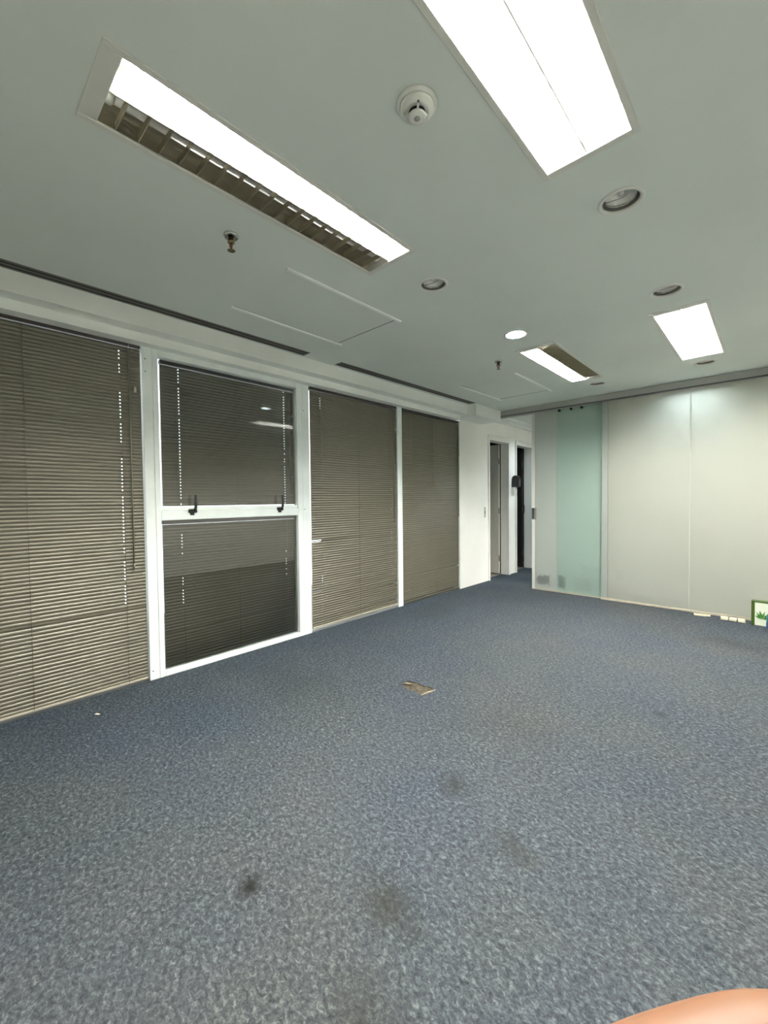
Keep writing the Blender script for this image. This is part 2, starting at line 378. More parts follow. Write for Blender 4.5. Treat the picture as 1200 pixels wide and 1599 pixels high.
# floor with the torn opening in the carpet
HOLE = [(-1.71, 1.985), (-1.715, 2.045), (-1.66, 2.062), (-1.60, 2.055), (-1.545, 2.07), (-1.505, 2.04), (-1.512, 1.985), (-1.53, 1.942), (-1.58, 1.957), (-1.64, 1.95), (-1.69, 1.965)]
def floor():
    import bmesh
    b = bmesh.new()
    def loop(pts):
        vs = [b.verts.new((x, y, 0)) for x, y in pts]
        return [b.edges.new((vs[i], vs[(i+1) % len(vs)])) for i in range(len(vs))]
    e = loop([(-3.08, YB-0.05), (XR+0.05, YB-0.05), (XR+0.05, YF+0.05), (-3.08, YF+0.05)]) + loop(HOLE)
    bmesh.ops.triangle_fill(b, use_beauty=True, use_dissolve=False, edges=e)
    for f in b.faces:
        f.normal_update()
        if f.normal.z < 0: f.normal_flip()
    me = bpy.data.meshes.new('floor'); b.to_mesh(me); b.free(); me.materials.append(CARP)
    fl = tag(link('floor', me), 'blue grey flecked office carpet with dark stains', kind='structure')
    mb = MB(); n = len(HOLE)
    mb.add([(x, y, -0.006) for x, y in HOLE], [tuple(range(n))])
    for i in range(n):
        p, q = HOLE[i], HOLE[(i+1) % n]; mb.quad((p[0], p[1], 0), (q[0], q[1], 0), (q[0], q[1], -0.006), (p[0], p[1], -0.006))
    tag(mb.build('exposed_screed', SCREED, fl), 'torn hole in the carpet baring tan screed')
    rr = random.Random(3)
    for k in range(14):
        x = rr.uniform(-1.68, -1.53); y = rr.uniform(1.97, 2.04); s_ = rr.uniform(0.004, 0.011)
        vs = [(x+rr.uniform(-s_, s_), y+rr.uniform(-s_, s_), -0.006+rr.uniform(0, s_*0.9)) for _ in range(6)]
        MB().add(vs, [(0,1,2), (0,2,3), (1,4,2), (3,2,5), (0,4,1), (2,4,5), (0,3,5), (0,5,4)]).build('crumb', [SCREED, SCREED, FLAP][k % 3], fl)
    tag(MB().tube([(-1.528, 1.945, 0.001), (-1.518, 1.985, 0.004), (-1.507, 2.03, 0.003), (-1.498, 2.05, 0.006)], [0.003, 0.005, 0.004, 0.002], 8).build('frayed_edge', FLAP, fl), 'pale frayed carpet edge')
    tag(MB().tube([(-1.712, 1.995, 0.001), (-1.69, 2.005, 0.004), (-1.668, 2.02, 0.002)], [0.003, 0.007, 0.002], 8).build('frayed_edge', FLAP, fl), 'pale frayed carpet edge')
    return fl
floor()
# slab under the carpet, tile in the two small rooms behind the left wall
structure('floor_slab', MB().box(-4.75, XR+0.1, YB-0.1, YF+0.1, -0.16, -0.012), TILE, 'concrete slab below the carpet')
structure('floor_back_rooms', MB().box(-4.7, -3.08, 4.9, 7.5, -0.012, 0.0), TILE, 'brown vinyl floor inside the doorways')

# walls
def wall_left():
    x0, x1 = -3.092, XL; mb = MB(); H = ZC
    D = [(5.388, 5.965), (6.242, 6.790)]; ZD = 2.012
    ys = [4.645, D[0][0], D[0][1], D[1][0], D[1][1], YF+0.05]
    for i in (0, 2, 4): mb.box(x0, x1, ys[i], ys[i+1], 0, H)
    for a, b in D: mb.box(x0, x1, a, b, ZD, H)
    return structure('wall_left', mb, WALL, 'white painted wall with two doorways past the blinds')
wl = wall_left()
structure('wall_right', MB().box(XR, XR+0.1, YB-0.1, YF+0.1, 0, ZC), WALL, 'white wall right of the camera')
structure('wall_near', MB().box(-3.2, XR+0.1, YB-0.1, YB, 0, ZC), ROOMG, 'unseen wall behind the camera, greyed to cut bounce light')  # unseen wall, darkened to lower bounce light on the near carpet
structure('wall_far', MB().box(-3.2, XR+0.1, YF, YF+0.1, 0, ZC), WALL, 'white wall behind the glass partition')
structure('wall_window_side', MB().box(-3.12, -2.98, YB, -0.28, 0, ZC), WALL, 'white wall left of the first blind')
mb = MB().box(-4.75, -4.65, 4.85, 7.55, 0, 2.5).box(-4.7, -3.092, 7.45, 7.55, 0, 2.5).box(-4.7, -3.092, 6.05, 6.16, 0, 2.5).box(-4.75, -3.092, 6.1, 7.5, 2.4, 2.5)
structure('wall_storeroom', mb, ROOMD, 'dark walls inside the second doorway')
mb = MB().box(-4.645, -3.092, 4.82, 4.92, 0, 2.4).box(-4.645, -4.60, 4.9, 6.05, 0, 2.4).box(-4.65, -3.092, 4.9, 6.04, 2.4, 2.5)
structure('wall_back_room', mb, ROOMG, 'grey walls inside the first doorway')

# bulkhead beam over the windows, stepped, and the box where it meets the wall
prof = [(-3.12, ZC+0.01), (-2.800, ZC+0.01), (-2.800, 2.232), (-2.900, 2.232), (-2.900, 2.176), (-3.12, 2.176)]
structure('trim_1', MB().prism(prof, 'y', YB, 4.53), BEAM, 'white stepped bulkhead above the window blinds')
structure('trim_2', MB().box(-3.0, -2.668, 4.526, 5.155, 2.202, ZC+0.01, 0.002), BEAM, 'white boxed bulkhead at the end of the windows')
prof = [(-3.0, ZC+0.005), (-2.80, ZC+0.005), (-2.80, 2.315), (-2.90, 2.305), (-2.90, 2.285), (-3.0, 2.285)]
structure('trim_3', MB().prism(prof, 'y', 5.27, YF), BEAM, 'white bulkhead along the corridor wall')

# ------------------------------------------------------------------ windows (posts, frames, glass)
PX0, PX1 = -3.075, XL
def post(name, y0, y1, label, screws=()):
    mb = MB().box(PX0, PX1, y0, y1, 0.0, 2.178, 0.002)
    o = structure(name, mb, FRAME, label)
    for z in screws:
        s = MB(); s.lathe([(0.0045, 0), (0.004, 0.0016), (0.0, 0.002)], n=12)
        q = s.build('screw', ALUD, o); q.rotation_euler = (0, PI/2, 0); q.location = (PX1, y0+0.018, z)
    return o
post('trim_4', 0.921, 0.979, 'white upright post right of the first blind', (2.10, 2.02, 0.06))
post('trim_5', 2.160, 2.236, 'white upright post between second and third blinds', (1.95, 1.1))
post('trim_6', 3.408, 3.486, 'white upright post between third and fourth blinds')
post('trim_7', 4.628, 4.650, 'narrow white jamb where the fourth blind meets the wall')
structure('trim_8', MB().box(PX0, -2.99, -0.28, 0.921, 0.0, 0.012), ALUD, 'dark sill strip under the first blind')
structure('trim_9', MB().box(PX0, -2.983, 2.236, 3.408, 0.0, 0.022, 0.002), ALU, 'grey sill strip under the third blind')
structure('trim_10', MB().box(PX0, -2.988, 3.486, 4.628, 0.0, 0.012), ALUD, 'dark sill strip under the fourth blind')
def outer_window(name, y0, y1, label):
    o = sroot(name, label)
    MB().box(-3.069, -3.063, y0, y1, 0.0, 2.178).build('glass_pane', CLEAR, o)
    return o
outer_window('window_1', -0.28, 0.921, 'tall window behind the leftmost blind')
outer_window('window_3', 2.236, 3.408, 'tall window behind the third blind')
outer_window('window_4', 3.486, 4.628, 'tall window behind the fourth blind')

w2 = sroot('window_2', 'white framed sash window with black latches in front of two blinds')
Y0, Y1 = 0.980, 2.159
FX0, FX1 = -3.035, XL+0.002
MB().box(FX0, FX1, Y0, 1.014, 0, 2.178, 0.003).build('stile', FRAME, w2)
MB().box(FX0, FX1, 2.108, Y1, 0, 2.178, 0.003).build('stile', FRAME, w2)
MB().box(FX0, FX1, 1.014, 2.108, 2.134, 2.178, 0.003).build('top_rail', FRAME, w2)
MB().box(FX0, FX1, 1.014, 2.108, 1.050, 1.112, 0.003).build('middle_rail', FRAME, w2)
MB().box(FX0, FX1-0.012, 1.014, 2.108, 1.113, 1.136, 0.003).build('sash_rail', FRAME, w2)
MB().box(FX0, FX1, 1.014, 2.108, 0.0, 0.036, 0.003).build('bottom_rail', FRAME, w2)
MB().box(-3.012, -3.007, 1.010, 2.112, 1.13, 2.14).build('glass_pane', CLEAR, w2)
MB().box(-3.012, -3.007, 1.010, 2.112, 0.03, 1.055).build('glass_pane', CLEAR, w2)
MB().box(-3.071, -3.066, Y0, Y1, 0.0, 2.178).build('outer_pane', CLEAR, w2)
def latch(y):
    X = FX1
    mb = MB().box(X-0.002, X+0.014, y-0.034, y+0.024, 1.096, 1.122, 0.004).box(X-0.002, X+0.010, y-0.022, y+0.006, 1.080, 1.100, 0.003)
    o = mb.build('latch', BLACK, w2)
    h = MB().tube([(X+0.012, y+0.002, 1.112), (X+0.020, y+0.010, 1.130), (X+0.020, y+0.012, 1.16), (X+0.016, y+0.013, 1.222)], [0.009, 0.010, 0.010, 0.0085], 10)
    h.build('latch_handle', BLACK, o)
latch(1.222); latch(1.930)

# ------------------------------------------------------------------ venetian blinds
SLAT_W = 0.025
def slat_mesh(L, holes=(), bent=None):
    """slat along +y from 0 to L: curved strip, tilted nearly shut, with cord holes that let daylight through"""
    K = 7; ang = math.radians(86); pts = []
    for k in range(K):
        t = (k/(K-1) - 0.5); s_ = t*SLAT_W; c = 0.0052*(1 - 4*t*t)        # chord position and crown
        pts.append((s_, c))
    def cross(a):
        # chord runs from the window side (up) to the room side (down); crown faces the room
        ca, sa = math.cos(a), math.sin(a)
        return [(s_*ca + c*sa, -s_*sa + c*ca) for s_, c in pts]
    br = [0.0, L]
    for h in holes: br += [h-0.0034, h+0.0034]
    if bent: br += [bent[0], bent[1]]
    br = sorted(set(br)); mb = MB(); vs = []; fs = []
    for y in br:
        a = ang
        if bent and ((bent[2] == 0 and y <= bent[0]+1e-6) or (bent[2] == 1 and y >= bent[1]-1e-6)): a = math.radians(bent[3])
        for q in cross(a): vs.append((q[0], y, q[1]))
    for j in range(len(br)-1):
        hole = any(abs((br[j]+br[j+1])/2 - h) < 0.001 for h in holes)
        for k in range(K-1):
            if hole and k in (2, 3): continue
            fs.append((j*K+k, j*K+k+1, (j+1)*K+k+1, (j+1)*K+k))
    mb.add(vs, fs, True); return mb.mesh('slat', SLAT)

def blind(label, xb, y0, y1, z0, z1, ladders, dots, wand=None, pull=None, tilted=(), bentl=(), bentr=(), headmat=HEADR, pale=(), pitch=0.0217, sag=(), seed=1, railmat=None):
    rr = random.Random(seed); L = y1 - y0
    root = thing('venetian_blind', label, 'blind', (xb, y0, z0), 0, 'brown venetian blinds along the window wall')
    HZ = z1 - z0
    MB().box(-0.014, 0.014, 0.0, L, HZ-0.026, HZ, 0.002).build('headrail', headmat, root)
    n = int((HZ - 0.026 - 0.010) / pitch); cache = {}
    for i in range(n):
        z = HZ - 0.026 - 0.0155 - i*pitch
        if z < 0.014: break
        hs = tuple(l - y0 for l, ok in zip(ladders, dots) if ok(z + z0, rr))
        b = None
        if i in bentl: b = (ladders[0]-y0-0.01, ladders[0]-y0-0.002, 0, 32 if z + z0 > 1.2 else 168)
        if i in bentr: b = (ladders[-1]-y0+0.002, ladders[-1]-y0+0.01, 1, 32 if z + z0 > 1.2 else 168)
        key = (hs, b)
        if key not in cache: cache[key] = slat_mesh(L, hs, b)
        o = link('slat', cache[key], root, (rr.uniform(-0.0006, 0.0006), 0, z))
        ry = math.radians(rr.gauss(0, 1.5)) + (math.radians(24) if i in tilted else 0)
        o.rotation_euler = (math.radians(rr.gauss(0, 0.03)), ry, 0)
    MB().box(-0.012, 0.012, 0.002, L-0.002, 0.0, 0.011, 0.002).build('bottom_rail', railmat or SLATB, root)
    for l, ok in zip(ladders, dots):
        off = 0.0062 if ok.__name__ != 'never' else 0.0
        c = MB().tube([(0.0125, l-y0+off, HZ-0.02), (0.0125, l-y0+off, HZ*0.5), (0.0125, l-y0+off, 0.006)], 0.0012, 6)
        c.build('ladder_cord', CORDL if l in pale else CORD, root)
    if wand:
        yw, zt, zb_ = wand
        w = MB().tube([(0.022, yw-y0, zt-z0), (0.022, yw-y0, zb_-z0)], 0.0042, 8)
        w.lathe([(0.0055, 0), (0.006, 0.03), (0.0042, 0.04)], 0.022, yw-y0, 8, zb_-z0)
        w.build('wand', WAND, root)
        MB().tube([(0.012, yw-y0, HZ-0.014), (0.022, yw-y0, HZ-0.018), (0.022, yw-y0, zt-z0-0.002)], 0.002, 8).build('wand_hook', CHROME, root)
    if pull:
        yp, zt, zb_ = pull
        c = MB().tube([(0.018, yp-y0, HZ-0.012), (0.018, yp-y0, zb_-z0)], 0.0011, 6).build('pull_cord', CORD, root)
        MB().lathe([(0.003, 0.018), (0.007, 0.010), (0.008, -0.010), (0.006, -0.016), (0.002, -0.018)], 0.018, yp-y0, 12, zb_-z0).build('cord_stop', KNOB, c)
    return root
def never(z, r): return False
def most(z, r): return r.random() > 0.06
def some(lo, hi, p=0.9):
    def f(z, r): return lo < z < hi and r.random() < p
    return f
def bands(*bs):
    def f(z, r): return any(a < z < b for a, b in bs) and r.random() < 0.93
    return f
XB = -2.998; k1 = 2.998/2.977
XG = -3.037; k2 = 3.037/2.977
Zk = lambda z, k: 1.17 + (z-1.17)*k
blind('wide brown venetian blind at the left edge, tallest and nearest the camera', XB, -0.272, 0.914, 0.018, 2.182,
      [-0.127*k1, 0.332*k1, 0.790*k1], [never, never, bands((1.98, 2.16), (1.55, 1.86), (1.05, 1.45), (0.86, 1.04), (0.52, 0.80), (0.06, 0.10))],
      wand=(0.845, 2.14, 0.745), pull=(0.878, 2.1, 1.892), tilted=(76,), seed=2)
blind('brown venetian blind behind the upper sash, above the black latches', XG, 1.042, 2.136, Zk(1.142, k2)-0.016, Zk(2.113, k2),
      [1.14*k2, 1.555*k2, 1.976*k2], [most, never, most],
      wand=(2.02*k2, 2.07, 1.27), pull=(2.055*k2, 2.0, 1.905), tilted=(), seed=3, railmat=HEADR)
blind('brown venetian blind behind the lower pane, below the black latches', XG, 1.036, 2.134, Zk(0.036, k2), Zk(1.050, k2),
      [1.14*k2, 1.555*k2, 1.976*k2], [bands((0.80, 0.95), (0.45, 0.65)), never, some(0.55, 0.9, 0.4)],
      wand=(2.045*k2, 0.99, 0.35), pull=(2.072*k2, 1.0, 0.80), tilted=(34,), headmat=HEADL, pale=(1.976*k2,), seed=4, railmat=SLAT)
blind('brown venetian blind third from the left, with bent slat ends', XB, 2.256, 3.408, 0.030, 2.176,
      [2.355*k1, 2.819*k1, 3.300*k1], [bands((2.0, 2.11), (0.05, 0.5)), never, some(0.1, 1.3, 0.35)],
      wand=(3.345, 2.12, 0.93), pull=(3.385, 2.1, 1.93), tilted=(), bentl=(61, 82), bentr=(86, 94), pale=(2.355*k1, 3.300*k1), seed=5)
blind('brown venetian blind fourth from the left, beside the white wall', XB, 3.494, 4.640, 0.020, 2.178,
      [3.621*k1, 4.064*k1, 4.545*k1], [some(0.05, 0.3, 0.3), never, never],
      wand=(4.60, 2.13, 0.95), pull=(4.622, 2.1, 1.75), tilted=(), bentr=(84,), pale=(3.621*k1, 4.064*k1), seed=6, railmat=SLAT)

# ------------------------------------------------------------------ doors in the left wall
def casing(mb, y0, y1, zt, w=0.062):
    a, b = XL-0.002, XL+0.022
    mb.box(a, b, y0-w*0.45, y0, 0, zt, 0.003); mb.box(a, b, y1, y1+w, 0, zt, 0.003)
    mb.box(a, b, y0-w*0.45, y1+w, zt, zt+w+0.012, 0.003)
def door(name, y0, y1, label, leafmat, handle_z, hw):
    r = sroot(name, label); mb = MB(); casing(mb, y0, y1, 2.012); mb.build('casing', TRIMW, r)
    l = MB().box(-3.10-hw, -3.104, y1-0.040, y1-0.004, 0.012, 2.005, 0.002).build('leaf', leafmat, r)
    for z in (0.25, 0.99, 1.75):
        MB().tube([(-3.097, y1-0.046, z-0.045), (-3.097, y1-0.046, z+0.045)], 0.007, 10).build('hinge', BRASS, l)
    h = MB().tube([(-3.10-hw+0.06, y1-0.04, handle_z), (-3.10-hw+0.06, y1-0.085, handle_z), (-3.10-hw+0.17, y1-0.09, handle_z)], 0.009, 10)
    h.build('handle', CHROME, l)
    return r
door('door_1', 5.388, 5.965, 'open grey white door in the first doorway', LEAFG, 1.0, 0.555)
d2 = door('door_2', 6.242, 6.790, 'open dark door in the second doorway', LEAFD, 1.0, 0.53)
MB().box(-3.094, -3.080, 6.782, 6.794, 0.93, 1.06, 0.002).build('strike', ALUD, d2)

# wall-mounted things on the left wall
t = thing('soap_dispenser', 'black rounded wall dispenser between the two doorways', 'dispenser', (XL, 6.150, 1.352))
prof = [(0.0, 0.0), (0.098, 0.0), (0.108, 0.012), (0.110, 0.11)] + [(0.055+0.055*math.cos(a), 0.12+0.060*math.sin(a)) for a in [PI*k/10 for k in range(1, 10)]] + [(0.0, 0.12)]
MB().prism(prof, 'y', -0.048, 0.038).build('cover', BLACK, t)
MB().box(0.109, 0.113, -0.034, 0.026, 0.02, 0.10, 0.0015).build('sight_window', ALUD, t)
MB().box(0.0, 0.012, -0.054, 0.044, 0.0, 0.125, 0.003).build('back_plate', BLACK, t)
MB().lathe([(0.010, 0.0), (0.009, -0.018), (0.004, -0.022)], 0.06, 0, 12).build('nozzle', ALUD, t)
t = thing('strike_plate', 'slim grey metal strike plate on the white wall beside the first doorway', 'plate', (XL, 5.272, 0.912))
MB().box(0, 0.004, -0.016, 0.016, 0, 0.145, 0.001).build('plate', ALU, t)
MB().box(0.004, 0.0055, -0.006, 0.006, 0.05, 0.095).build('slot', BLACKM, t)

# ------------------------------------------------------------------ glass partition, header track and sliding door
pt = sroot('wall_partition', 'milky white glass partition wall of tall panels')
edges = [-1.375, -0.617, 0.140, 0.898, XR]
for i in range(len(edges)-1):
    MB().box(edges[i]+0.002, edges[i+1]-0.002, YP, YP+0.012, 0.022, 2.262, 0.0015).build('panel', PANEL, pt)
    if i: MB().box(edges[i]-0.002, edges[i]+0.002, YP+0.001, YP+0.011, 0.022, 2.262).build('joint', PLAST, pt)
MB().box(-1.440, -1.377, YP+0.001, YP+0.013, 0.022, 2.262, 0.0015).build('end_strip', PALEG, pt)
MB().box(-1.445, XR, YP-0.006, YP+0.02, 0.0, 0.022, 0.002).build('bottom_channel', CHANNEL, pt)
t = thing('sliding_door_track', 'long grey aluminium header track above the glass partition', 'track', (0, YP, 0))
prof = [(-0.045, ZC-0.003), (-0.045, 2.272), (-0.040, 2.268), (-0.040, 2.262), (-0.004, 2.262), (-0.004, 2.268), (0.016, 2.268), (0.016, 2.256), (0.075, 2.256), (0.075, ZC-0.003)]
MB().prism(prof, 'x', -2.795, XR).build('header', ALUT, t)
MB().box(-2.798, -2.790, -0.047, 0.077, 2.252, ZC-0.003, 0.001).build('end_cap', ALUD, t)
MB().box(-2.80, XR, -0.0475, -0.040, 2.259, 2.269).build('lower_lip', ALUD, t)
MB().box(-2.972, -2.79, 0.01, 0.035, 2.250, 2.268, 0.003).build('wall_bracket', ALU, t)
sd = sroot('door_3', 'frosted green glass sliding door pushed half open')
GX0, GX1, GY = -2.283, -1.330, YP+0.050
MB().box(-1.965, GX1, GY, GY+0.010, 0.014, 2.262, 0.001).build('glass_leaf', DOORG, sd)
MB().box(-2.245, -1.965, GY, GY+0.010, 0.014, 2.262, 0.001).build('showthrough_band', PALEG, sd)  # paler strip paints in a white wall showing blurred through the glass
MB().box(GX0, -2.245, GY-0.002, GY+0.012, 0.014, 2.262, 0.002).build('edge_stile', PLAST, sd)
lp = MB().box(-2.282, -2.222, GY-0.012, GY+0.02, 0.905, 1.052, 0.003).build('lock_plate', ALU, sd)
MB().box(-2.279, -2.250, GY-0.014, GY-0.011, 0.91, 1.047, 0.001).build('lock_case', ALUD, lp)
q = MB().lathe([(0.006, 0), (0.006, 0.004), (0, 0.005)], n=12).build('keyhole', CHROME, lp); q.rotation_euler = (PI/2, 0, 0); q.location = (-2.264, GY-0.014, 0.945)
MB().box(GX0, GX1, GY-0.004, GY+0.014, 0.0, 0.014).build('floor_guide', CHANNEL, sd)
for x in (-1.93, -1.79, -1.67):
    q = MB().lathe([(0.004, -0.012), (0.015, -0.011), (0.016, -0.004), (0.012, 0), (0.016, 0.004), (0.015, 0.011), (0.004, 0.012)], n=18).build('roller', BLACK, sd)
    q.rotation_euler = (PI/2, 0, 0); q.location = (x, GY-0.018, 2.243)

# ------------------------------------------------------------------ ceiling fixtures
def troffer(cx, cy, lit, label, louver):
    """two-tube recessed fluorescent fitting; origin at ceiling level, body goes up into the void"""
    t = thing('troffer_light', label, 'ceiling light', (cx, cy, ZC), 0, 'recessed fluorescent fittings')
    w, l = TW/2, TL/2; D = 0.105; fl = 0.013; fe = 0.042
    mb = MB()                                            # flange ring, slightly proud of the ceiling
    mb.box(-w-0.008, -w+fl, -l-0.008, l+0.008, -0.005, 0.003, 0.0015); mb.box(w-fl, w+0.008, -l-0.008, l+0.008, -0.005, 0.003, 0.0015)
    mb.box(-w+fl, w-fl, -l-0.008, -l+fe, -0.004, 0.003, 0.0015); mb.box(-w+fl, w-fl, l-fe*0.45, l+0.008, -0.004, 0.003, 0.0015)
    mb.build('frame', TROFF, t)
    a, b = w-fl, l-fe*0.45; c0 = -l+fe
    mb = MB()
    mb.box(-w, w, -l, l, D, D+0.004).box(-w, -w+0.002, -l, l, 0.0, D).box(w-0.002, w, -l, l, 0.0, D).box(-w, w, -l, -l+0.002, 0.0, D).box(-w, w, l-0.002, l, 0.0, D)
    mb.build('housing', TROFW, t)
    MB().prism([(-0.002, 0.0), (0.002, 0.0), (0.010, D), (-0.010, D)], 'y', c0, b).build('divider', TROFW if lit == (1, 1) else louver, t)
    for k, (x0, x1) in enumerate(((-a, -0.002), (0.002, a))):
        xm = (x0+x1)/2; hw = (x1-x0)/2; on = lit[k]
        # curved side reflectors
        for sgn in (-1, 1):
            pr = []
            for q in range(7):
                u = q/6; pr.append((xm + sgn*(hw - 0.002 - 0.035*u*u), 0.002 + 0.085*u))
            pr2 = [(x + sgn*0.0015, z) for x, z in reversed(pr)]
            MB().prism(pr + pr2, 'y', c0, b).build('reflector', TROFW if on else louver, t)  # white in lit halves, darker tint in unlit ones: shade put into colour
        MB().tube([(xm, c0+0.03, 0.042), (xm, b-0.03, 0.042)], 0.013, 16).build('tube', TUBE if on else TUBEOFF, t)
        for ye, sg in ((c0+0.004, 1), (b-0.004, -1)):
            h = MB().lathe([(0.020, 0), (0.021, 0.018), (0.015, 0.026)], n=20).build('lamp_holder', PLAST, t)
            h.rotation_euler = (-sg*PI/2, 0, 0); h.location = (xm, ye, 0.042)
        nb = 18; pitch = (b-c0)/(nb+0.6); blade = None
        for i in range(nb):
            y = c0 + pitch*(i+0.8)
            if blade is None:
                pr = [(-0.0012, 0.001), (0.0012, 0.001), (0.0022, 0.009), (0.0045, 0.019), (-0.0045, 0.019), (-0.0022, 0.009)]
                blade = MB(); n = len(pr); h1 = hw-0.003; h2 = hw-0.0145
                ring = lambda sg: [(sg*(h1 - 0.0045*((z/0.019)**2)), y_, z) for y_, z in pr]
                vs = ring(-1)+ring(1); fs = [(j, (j+1) % n, n+(j+1) % n, n+j) for j in range(n)]+[tuple(range(n)), tuple(range(n, 2*n))]
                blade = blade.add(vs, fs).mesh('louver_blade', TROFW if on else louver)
            link('louver_blade', blade, t, (xm, y, 0))
    return t
troffer(*TROFFERS[0], (0, 1), 'half lit troffer nearest the windows, its dark louvred half toward them', UNLITL)
troffer(*TROFFERS[1], (1, 1), 'large fully lit troffer at the top edge of the photo', LOUV)
troffer(*TROFFERS[2], (1, 0), 'distant half lit troffer with its dark half toward the right', UNLITL)
troffer(*TROFFERS[3], (1, 1), 'distant fully lit troffer near the glass partition', LOUV)

troffer(*BACKT, (1, 1), 'fully lit troffer in the room behind the milky glass partition', LOUV)

def downlight(x, y, label, lit=False, warm=False):
    t = thing('downlight', label, 'downlight', (x, y, ZC), 0, 'round recessed downlights')
    rot = MB().lathe([(RH+0.012, 0.001), (RH+0.012, -0.002), (RH+0.007, -0.005), (RH-0.003, -0.004), (RH-0.005, 0.004), (RH-0.002, 0.006)], n=40, cap=False); rot.build('rim', PLAST, t)
    MB().lathe([(RH-0.004, 0.0), (RH-0.007, 0.045), (RH-0.012, 0.085), (0.0, 0.086)], n=40, cap=False).build('can', CANM if not lit else CHROME, t)
    MB().lathe([(0.056, 0.018), (0.054, 0.024), (0.042, 0.040), (0.026, 0.052), (0.0, 0.042)], n=32, cap=False).build('reflector', LENS, t)
    MB().lathe([(0.0, 0.030), (0.048, 0.032), (0.050, 0.034), (0.0, 0.0345)] if lit else [(0.0, 0.024), (0.010, 0.025), (0.013, 0.040), (0.0, 0.050)], n=24, cap=False).build('lamp', SPOTON if lit else TUBEOFF, t)
    if not lit:
        MB().lathe([(0.057, 0.013), (0.060, 0.017), (0.057, 0.021), (0.054, 0.017), (0.057, 0.013)], n=32, cap=False).build('lamp_ring', CHROME, t)
        MB().tube([(-0.056, 0.0, 0.018), (0.0, 0.006, 0.015), (0.056, 0.0, 0.018)], 0.0016, 8).build('spring_wire', CHROME, t)
    return t
DL = ['unlit downlight below the large troffer at the top right', 'unlit downlight past the end of the near half lit troffer',
      'only downlight lit white, beside the distant half lit troffer', 'unlit downlight just before the distant fully lit troffer',
      'unlit downlight between the distant fully lit troffer and the track', 'unlit downlight between the distant half lit troffer and the track']
for i, (x, y) in enumerate(DOWNL): downlight(x, y, DL[i], i == 2)
downlight(*BACKL[0], 'lit downlight in the room behind the milky glass partition', True)
downlight(*BACKL[1], 'lit downlight in the corridor outside the doorways', True)

# smoke detector
t = thing('smoke_detector', 'round white smoke detector on the ceiling between the two near troffers', 'smoke detector', (-0.783, 1.000, ZC))
MB().lathe([(0.060, 0), (0.060, -0.004), (0.056, -0.009), (0.052, -0.010)], n=40).build('base', PLAST, t)
MB().lathe([(0.050, -0.009), (0.051, -0.016), (0.047, -0.020), (0.042, -0.021), (0.039, -0.026), (0.034, -0.027), (0.031, -0.025)], n=40).build('body', PLAST, t)
MB().lathe([(0.024, -0.024), (0.024, -0.036)], n=32).build('sensing_chamber', BLACKM, t)
for k in range(4):
    mb = MB().box(0.023, 0.032, -0.003, 0.003, -0.037, -0.026, 0.001); o = mb.build('spoke', PLAST, t); o.rotation_euler = (0, 0, k*PI/2 - 0.80)
MB().lathe([(0.026, -0.0355), (0.027, -0.037), (0.026, -0.040), (0.019, -0.042), (0.0, -0.0425)], n=36).build('cap', PLAST, t)
MB().lathe([(0.009, -0.0423), (0.009, -0.0432), (0.0, -0.0434)], n=16).build('test_disc', ALUT, t)
MB().lathe([(0.003, -0.025), (0.003, -0.028), (0.0, -0.0285)], 0.026, -0.027, 10).build('indicator_lamp', ALUD, t)

def sprinkler(x, y, label):
    t = thing('sprinkler', label, 'sprinkler', (x, y, ZC), 0, 'pendent fire sprinklers')
    MB().lathe([(0.032, 0), (0.033, -0.005), (0.029, -0.011), (0.018, -0.013), (0.016, -0.010)], n=32).build('escutcheon', CHROME, t)
    MB().lathe([(0.012, -0.008), (0.012, -0.026), (0.015, -0.027), (0.015, -0.034), (0.010, -0.036)], n=16).build('body', BRASS, t)
    mb = MB()
    for s in (-1, 1): mb.tube([(s*0.012, 0, -0.032), (s*0.015, 0, -0.044), (s*0.011, 0, -0.042), (s*0.003, 0, -0.064)], 0.0026, 8)
    mb.build('yoke', BRASS, t)
    MB().lathe([(0.002, -0.034), (0.003, -0.048), (0.002, -0.060)], n=10).build('bulb', REDP, t)
    mb = MB(); n = 24; vs = [(0, 0, -0.064), (0, 0, -0.067)]; fs = []
    for k in range(n):
        a = 2*PI*k/n; r = 0.0175 if k % 2 else 0.0135; vs += [(r*math.cos(a), r*math.sin(a), -0.066), (r*math.cos(a), r*math.sin(a), -0.068)]
    for k in range(n):
        i, j = 2+2*k, 2+2*((k+1) % n); fs += [(0, i, j), (1, j+1, i+1), (i, i+1, j+1, j)]
    mb.add(vs, fs).build('deflector', BRASS, t)
sprinkler(-1.752, 0.911, 'brass and chrome sprinkler head near the half lit troffer by the windows')
sprinkler(-1.720, 3.285, 'small dark sprinkler head near the far access panel')

def hatch(x, y, w, l, label, sag):
    t = thing('access_panel', label, 'access panel', (x, y, ZC), 0, 'ceiling access panels')
    g = 0.004
    p = MB().box(-w/2+g, w/2-g, -l/2+0.0015+abs(sag), l/2-0.002, 0.0, 0.009, 0.001).build('panel', CEIL, t)
    p.rotation_euler = (0, 0, sag*0.8); p.location = (0, 0, 0.002)
    for s in (-1, 1):
        MB().box(s*w/2-0.010, s*w/2+0.008, -l/2-0.02, l/2+0.03, -0.011, -0.0005, 0.001).build('edge_strip', BEAM, t)
hatch(*HATCH[0], 'ceiling access panel with pale edge strips beside the near troffer', 0.0)
hatch(*HATCH[1], 'far ceiling access panel sagging open at one corner', 0.012)

